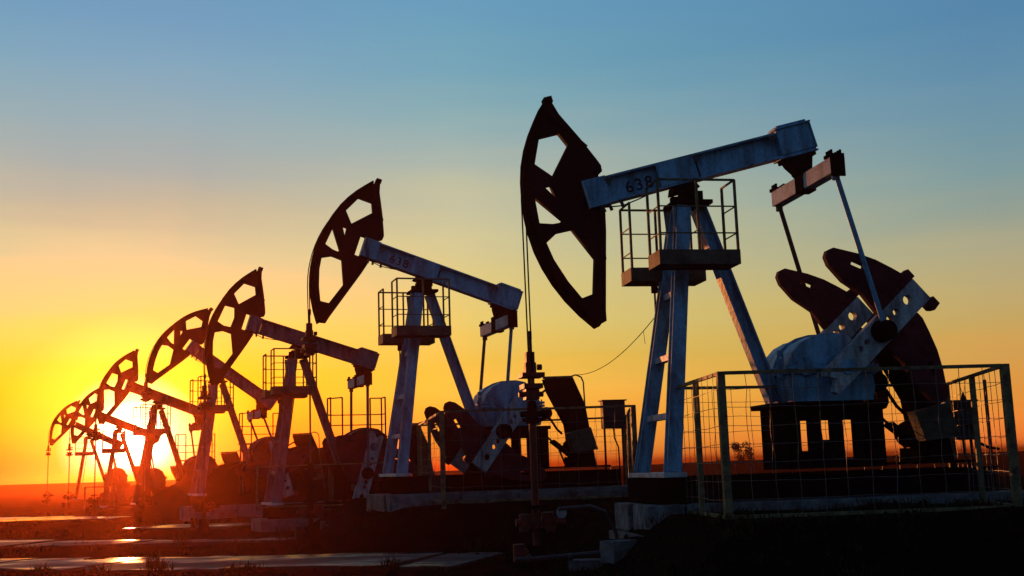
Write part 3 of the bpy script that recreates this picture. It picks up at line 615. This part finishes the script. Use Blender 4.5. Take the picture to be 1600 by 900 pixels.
# ------------------------------------------------------------------ signs, cabinets
sg = thing('warning_sign', 'small dark triangular warning sign above a square plate, hanging in the nearest fence', 'sign', (7.57, 19.9, 0.62), .25)
MB().prism([(-.13, .12), (.13, .12), (0, .42)], -.006, .006).build('triangle_plate', M['sign'], sg)
MB().box((-.1, -.006, -.14), (.1, .006, .04)).build('text_plate', M['grey'], sg)
b = MB(); b.path([(-.02, 0, .40), (-.08, 0, .66)], .004, 4); b.path([(.02, 0, .40), (.08, 0, .66)], .004, 4); b.path([(-.07, 0, .04), (-.1, 0, .13)], .004, 4); b.path([(.07, 0, .04), (.1, 0, .13)], .004, 4); b.build('hanging_wire', M['wire'], sg)
def cabinet(label, x, y, z0, z1, zb, w, rz):
    r = thing('control_cabinet', label, 'electrical cabinet', (x, y, zb), rz, 'electrical cabinets on posts')
    a, c = z0 - zb, z1 - zb
    MB().box((-w / 2, -.14, a), (w / 2, .14, c)).build('housing', M['grey'], r, .01)
    MB().box((-w / 2 + .03, -.165, a + .03), (w / 2 - .03, -.142, c - .03)).build('door', M['grey'], r, .006)
    MB().box((-w / 2 - .04, -.2, c), (w / 2 + .04, .2, c + .03)).build('roof', M['grey'], r)
    for x_ in (-w / 2 + .06, w / 2 - .06): MB().tube((x_, .02, 0), (x_, .02, a), .03, 8).build('leg', M['rust'], r)
    b = MB(); b.path([(.0, 0, a), (.02, .02, a - .25), (.12, .02, a - .5), (.15, .02, 0)], .02, 6); b.build('cable', M['black'], r)
    return r
cabinet('grey control cabinet on red posts behind the fence of the second nearest pumpjack', 2.62, 31.9, .98, 1.72, -.8, .62, .2)
cabinet('dark control cabinet behind the yellow guard box of the nearest pumpjack', 8.25, 21.9, .25, .95, -.8, .45, .1)
b = MB(); b.tube((0, 0, 0), (0, 0, 2.2), .035, 8); o = b.build('pole', M['rust']); o.location = (3.45, 32.2, -.85); tag(o, 'thin red pole beside the grey cabinet on red posts', 'pole', 'thin poles by the fences')
b = MB(); b.tube((0, 0, 0), (0, 0, 2.2), .035, 8); o = b.build('pole', M['rust']); o.location = (8.75, 21.9, -.85); tag(o, 'thin pole standing next to the warning sign', 'pole', 'thin poles by the fences')
b = MB(); b.path([(7.95, 20.9, .5), (8.05, 20.9, .48), (8.12, 20.9, .2), (8.3, 20.9, .1), (8.5, 20.9, .06)], .025, 6); tag(b.build('hose', M['black']), 'short dark hose bending down behind the warning sign', 'hose')

# ------------------------------------------------------------------ pipes and gauge at the nearest well
wl = P_ROOT[1][1]
g = MB(); g.tube((.43, -.02, .92), (.43, .03, .92), .105, 20); go_ = g.build('pressure_gauge', M['black'], wl)
MB().tube((.43, -.026, .92), (.43, -.0205, .92), .092, 20).build('dial', M['gauge'], go_)
MB().tube((.43, 0, .78), (.43, 0, .83), .02, 6).build('gauge_stem', M['steel'], go_)
b = MB(); b.path([(.35, -.15, .98), (.9, -.12, 1.0), (1.15, -.08, .9), (1.35, 0, .55), (1.4, 0, .1)], .032, 8)
b.bm.transform(Matrix.Translation((.27, 19.74, -1.66)) @ Matrix.Rotation(.178, 4, 'Z')); tag(b.build('flow_pipe', M['steel']), 'grey pipe bending down into the ground beside the nearest wellhead', 'pipe', 'pipes at the nearest wellhead')
b = MB(); b.path([(-.1, 18.9, -1.42), (.5, 18.95, -1.40), (1.3, 19.0, -1.36), (2.6, 19.1, -1.30)], .035, 8)
for x in (.1, .75, 1.5): b.tube((x, 18.94, -1.41), (x + .06, 18.945, -1.408), .06, 10)
tag(b.build('flow_pipe', M['steel']), 'long low pipe lying along the dark ground below the whitewashed blocks', 'pipe', 'pipes at the nearest wellhead')
b = MB(); b.path([(-5.6, 33.9, -1.45), (-4.4, 33.6, -1.43), (-3.2, 33.5, -1.42)], .05, 8); b.tube((-5.6, 33.9, -1.7), (-5.6, 33.9, -1.3), .07, 8); b.tube((-4.3, 33.6, -1.7), (-4.3, 33.6, -1.25), .06, 8)
tag(b.build('flow_pipe', M['steel']), 'short pipe with stub valves on the ground below the third nearest pumpjack', 'pipe')

# hanging cable from the platform of the nearest pumpjack
A = Vector(w1(-.45, .67) + (2.62,)); B = Vector(w2(4.32, .3) + (2.46,)); pts = []
for i in range(19):
    f = i / 18; p = A.lerp(B, f); p.z -= 4 * f * (1 - f) * .28; pts.append(p)
b = MB(); b.path(pts, .008, 5); b.path([pts[2], pts[2] + Vector((.02, 0, -.25))], .006, 4); tag(b.build('hanging_cable', M['black']), 'thin cable sagging from the platform of the nearest pumpjack', 'cable')

# ------------------------------------------------------------------ far vegetation
def bush(label, x, y, z, w, h, n, seed, trunk=True, cat='tree'):
    rnd = random.Random(seed); r = thing('bush' if cat == 'bush' else 'tree', label, cat, (x, y, z), 0)
    cl = [(rnd.uniform(-.36, .36) * w, rnd.uniform(-.3, .3) * w, h * rnd.uniform(.4, .82), rnd.uniform(.13, .24) * w) for _ in range(16)]
    b = MB(); bm = b.bm
    for _ in range(n):
        cx_, cy_, cz_, cr_ = rnd.choice(cl)
        v = Vector((rnd.gauss(0, 1), rnd.gauss(0, 1), rnd.gauss(0, 1))).normalized() * cr_ * rnd.uniform(.4, 1.08)
        c = Vector((cx_, cy_, cz_)) + v; s_ = w * rnd.uniform(.012, .028)
        u = Vector((rnd.gauss(0, 1), rnd.gauss(0, 1), rnd.gauss(0, 1))).normalized(); q_ = u.orthogonal().normalized()
        bm.faces.new([bm.verts.new(c + u * s_ * 1.6), bm.verts.new(c + q_ * s_), bm.verts.new(c - u * s_ * 1.6), bm.verts.new(c - q_ * s_)])
    me_ = bpy.data.meshes.new('crown'); bm.to_mesh(me_); bm.free(); me_.materials.append(M['leaf']); o_ = bpy.data.objects.new('crown', me_); C.objects.link(o_); o_.parent = r
    tb_ = MB(); tb_.tube((0, 0, -.1), (0, 0, h * .45), w * .03, 8, w * .02)
    for c in cl[:9]: tb_.tube((0, 0, h * rnd.uniform(.2, .42)), (c[0], c[1], c[2]), w * .016, 5, w * .005)
    tb_.build('trunk', M['bark'], r); return r
bush('small round tree on the skyline seen through the nearest fence', 22.5, 118, -1.7, 2.5, 4.1, 1500, 1)
bush('wide low dark bush touching the small round tree on the skyline', 26.6, 120, -1.7, 3.2, 3.1, 1800, 2, cat='bush')
bush('smallest low dark bush on the skyline near the small round tree', 20.9, 121, -1.7, 2.4, 2.1, 1000, 3, cat='bush')
# ------------------------------------------------------------------ grass and weeds
rnd = random.Random(5); verts = []; faces = []
def blade(x, y, z, h, w, lean):
    a = rnd.uniform(0, 2 * PI); dx, dy = math.cos(a) * w, math.sin(a) * w; lx, ly = rnd.uniform(-lean, lean), rnd.uniform(-lean, lean); i = len(verts)
    verts.extend([(x - dx, y - dy, z), (x + dx, y + dy, z), (x + dx * .6 + lx * .4, y + dy * .6 + ly * .4, z + h * .6), (x - dx * .6 + lx * .4, y - dy * .6 + ly * .4, z + h * .6), (x + lx, y + ly, z + h)])
    faces.extend([(i, i + 1, i + 2, i + 3), (i + 3, i + 2, i + 4)])
def on_road(x, y):
    return (-16 < x < -.5 and 20.2 - .33 * (x + 1.4) - .4 < y < 23.6 - .3 * (x + .7) and y < 27.2) or (-24 < x < -5 and 29.8 < y < 37.5 and y > 29.2 - .32 * (x + 5.5) and y < 31.4 - .5 * (x + 5.5))
for _ in range(5200):
    f = rnd.random(); y = 13.5 + 55 * f ** 1.7; x = rnd.uniform(-.52 * y - 1, .45 * y + 1)
    if on_road(x, y) and rnd.random() < .97: continue
    if math.sin(x * .8 + 2 * math.sin(y * .35)) + math.sin(y * .9 - x * .4) < -.3: continue
    z = ground_z(x, y) - .02; hs = rnd.uniform(.05, .16) * (1.7 if rnd.random() < .05 else 1)
    for _ in range(9): blade(x + rnd.gauss(0, .1), y + rnd.gauss(0, .1), z, hs * rnd.uniform(.5, 1.2), .007 + .00025 * y, .08)
# taller weeds at the road edges
for (x, y, h) in ((-6.6, 21.4, .42), (-6.4, 21.3, .3), (-2.2, 20.2, .28), (-5.0, 20.9, .18), (-4.7, 20.8, .2), (-7.7, 21.9, .22), (-6.0, 30.4, .4), (-8.7, 30.8, .5), (-4.2, 30.0, .35), (-3.4, 26.5, .4), (-9.0, 22.6, .2), (-11.8, 26.6, .3), (-.9, 24.1, .3)):
    for _ in range(60): blade(x + rnd.gauss(0, .09), y + rnd.gauss(0, .09), ground_z(x, y) + rnd.uniform(0, h * .5), h * rnd.uniform(.3, .8), .012, .12)
me = bpy.data.meshes.new('grass'); me.from_pydata(verts, [], faces); me.materials.append(M['leaf']); o = bpy.data.objects.new('grass', me); C.objects.link(o)
tag(o, 'short dark tufts of grass and weeds over the bare earth', 'grass'); o['kind'] = 'stuff'
# stones and rubble
verts = []; faces = []
for _ in range(900):
    f = rnd.random(); y = 14 + 40 * f ** 1.5; x = rnd.uniform(-.5 * y, .42 * y); s_ = rnd.uniform(.02, .07) * (2 if rnd.random() < .04 else 1); z = ground_z(x, y); i = len(verts)
    for dx, dy, dz in ((1, 0, 0), (-1, 0, 0), (0, 1, 0), (0, -1, 0), (0, 0, .8), (0, 0, -.6)):
        j = rnd.uniform(.6, 1.3); verts.append((x + dx * s_ * j + dy * .01, y + dy * s_ * j, z + dz * s_ * j))
    for a, b_, c in ((0, 2, 4), (2, 1, 4), (1, 3, 4), (3, 0, 4), (2, 0, 5), (1, 2, 5), (3, 1, 5), (0, 3, 5)): faces.append((i + a, i + b_, i + c))
me = bpy.data.meshes.new('rubble'); me.from_pydata(verts, [], faces); me.materials.append(M['ground']); o = bpy.data.objects.new('rubble', me); C.objects.link(o)
tag(o, 'small stones and clods scattered over the bare earth', 'rubble'); o['kind'] = 'stuff'

# ------------------------------------------------------------------ haze volume, added in place of lens glare
b = MB(); b.box((-2450, -320, -3.2), (2450, 3650, 9.5)); m = bpy.data.materials.new('haze'); m.use_nodes = True; t_ = m.node_tree
for n_ in list(t_.nodes):
    if n_.type != 'OUTPUT_MATERIAL': t_.nodes.remove(n_)
pv = t_.nodes.new('ShaderNodeVolumePrincipled'); pv.inputs['Color'].default_value = (.46, .105, .03, 1); pv.inputs['Density'].default_value = HAZE; pv.inputs['Anisotropy'].default_value = .9
t_.links.new(pv.outputs[0], [n_ for n_ in t_.nodes if n_.type == 'OUTPUT_MATERIAL'][0].inputs['Volume'])
o = b.build('haze', m); o['kind'] = 'stuff'; o['label'] = 'thin warm haze volume added to imitate sun glare over the oil field'
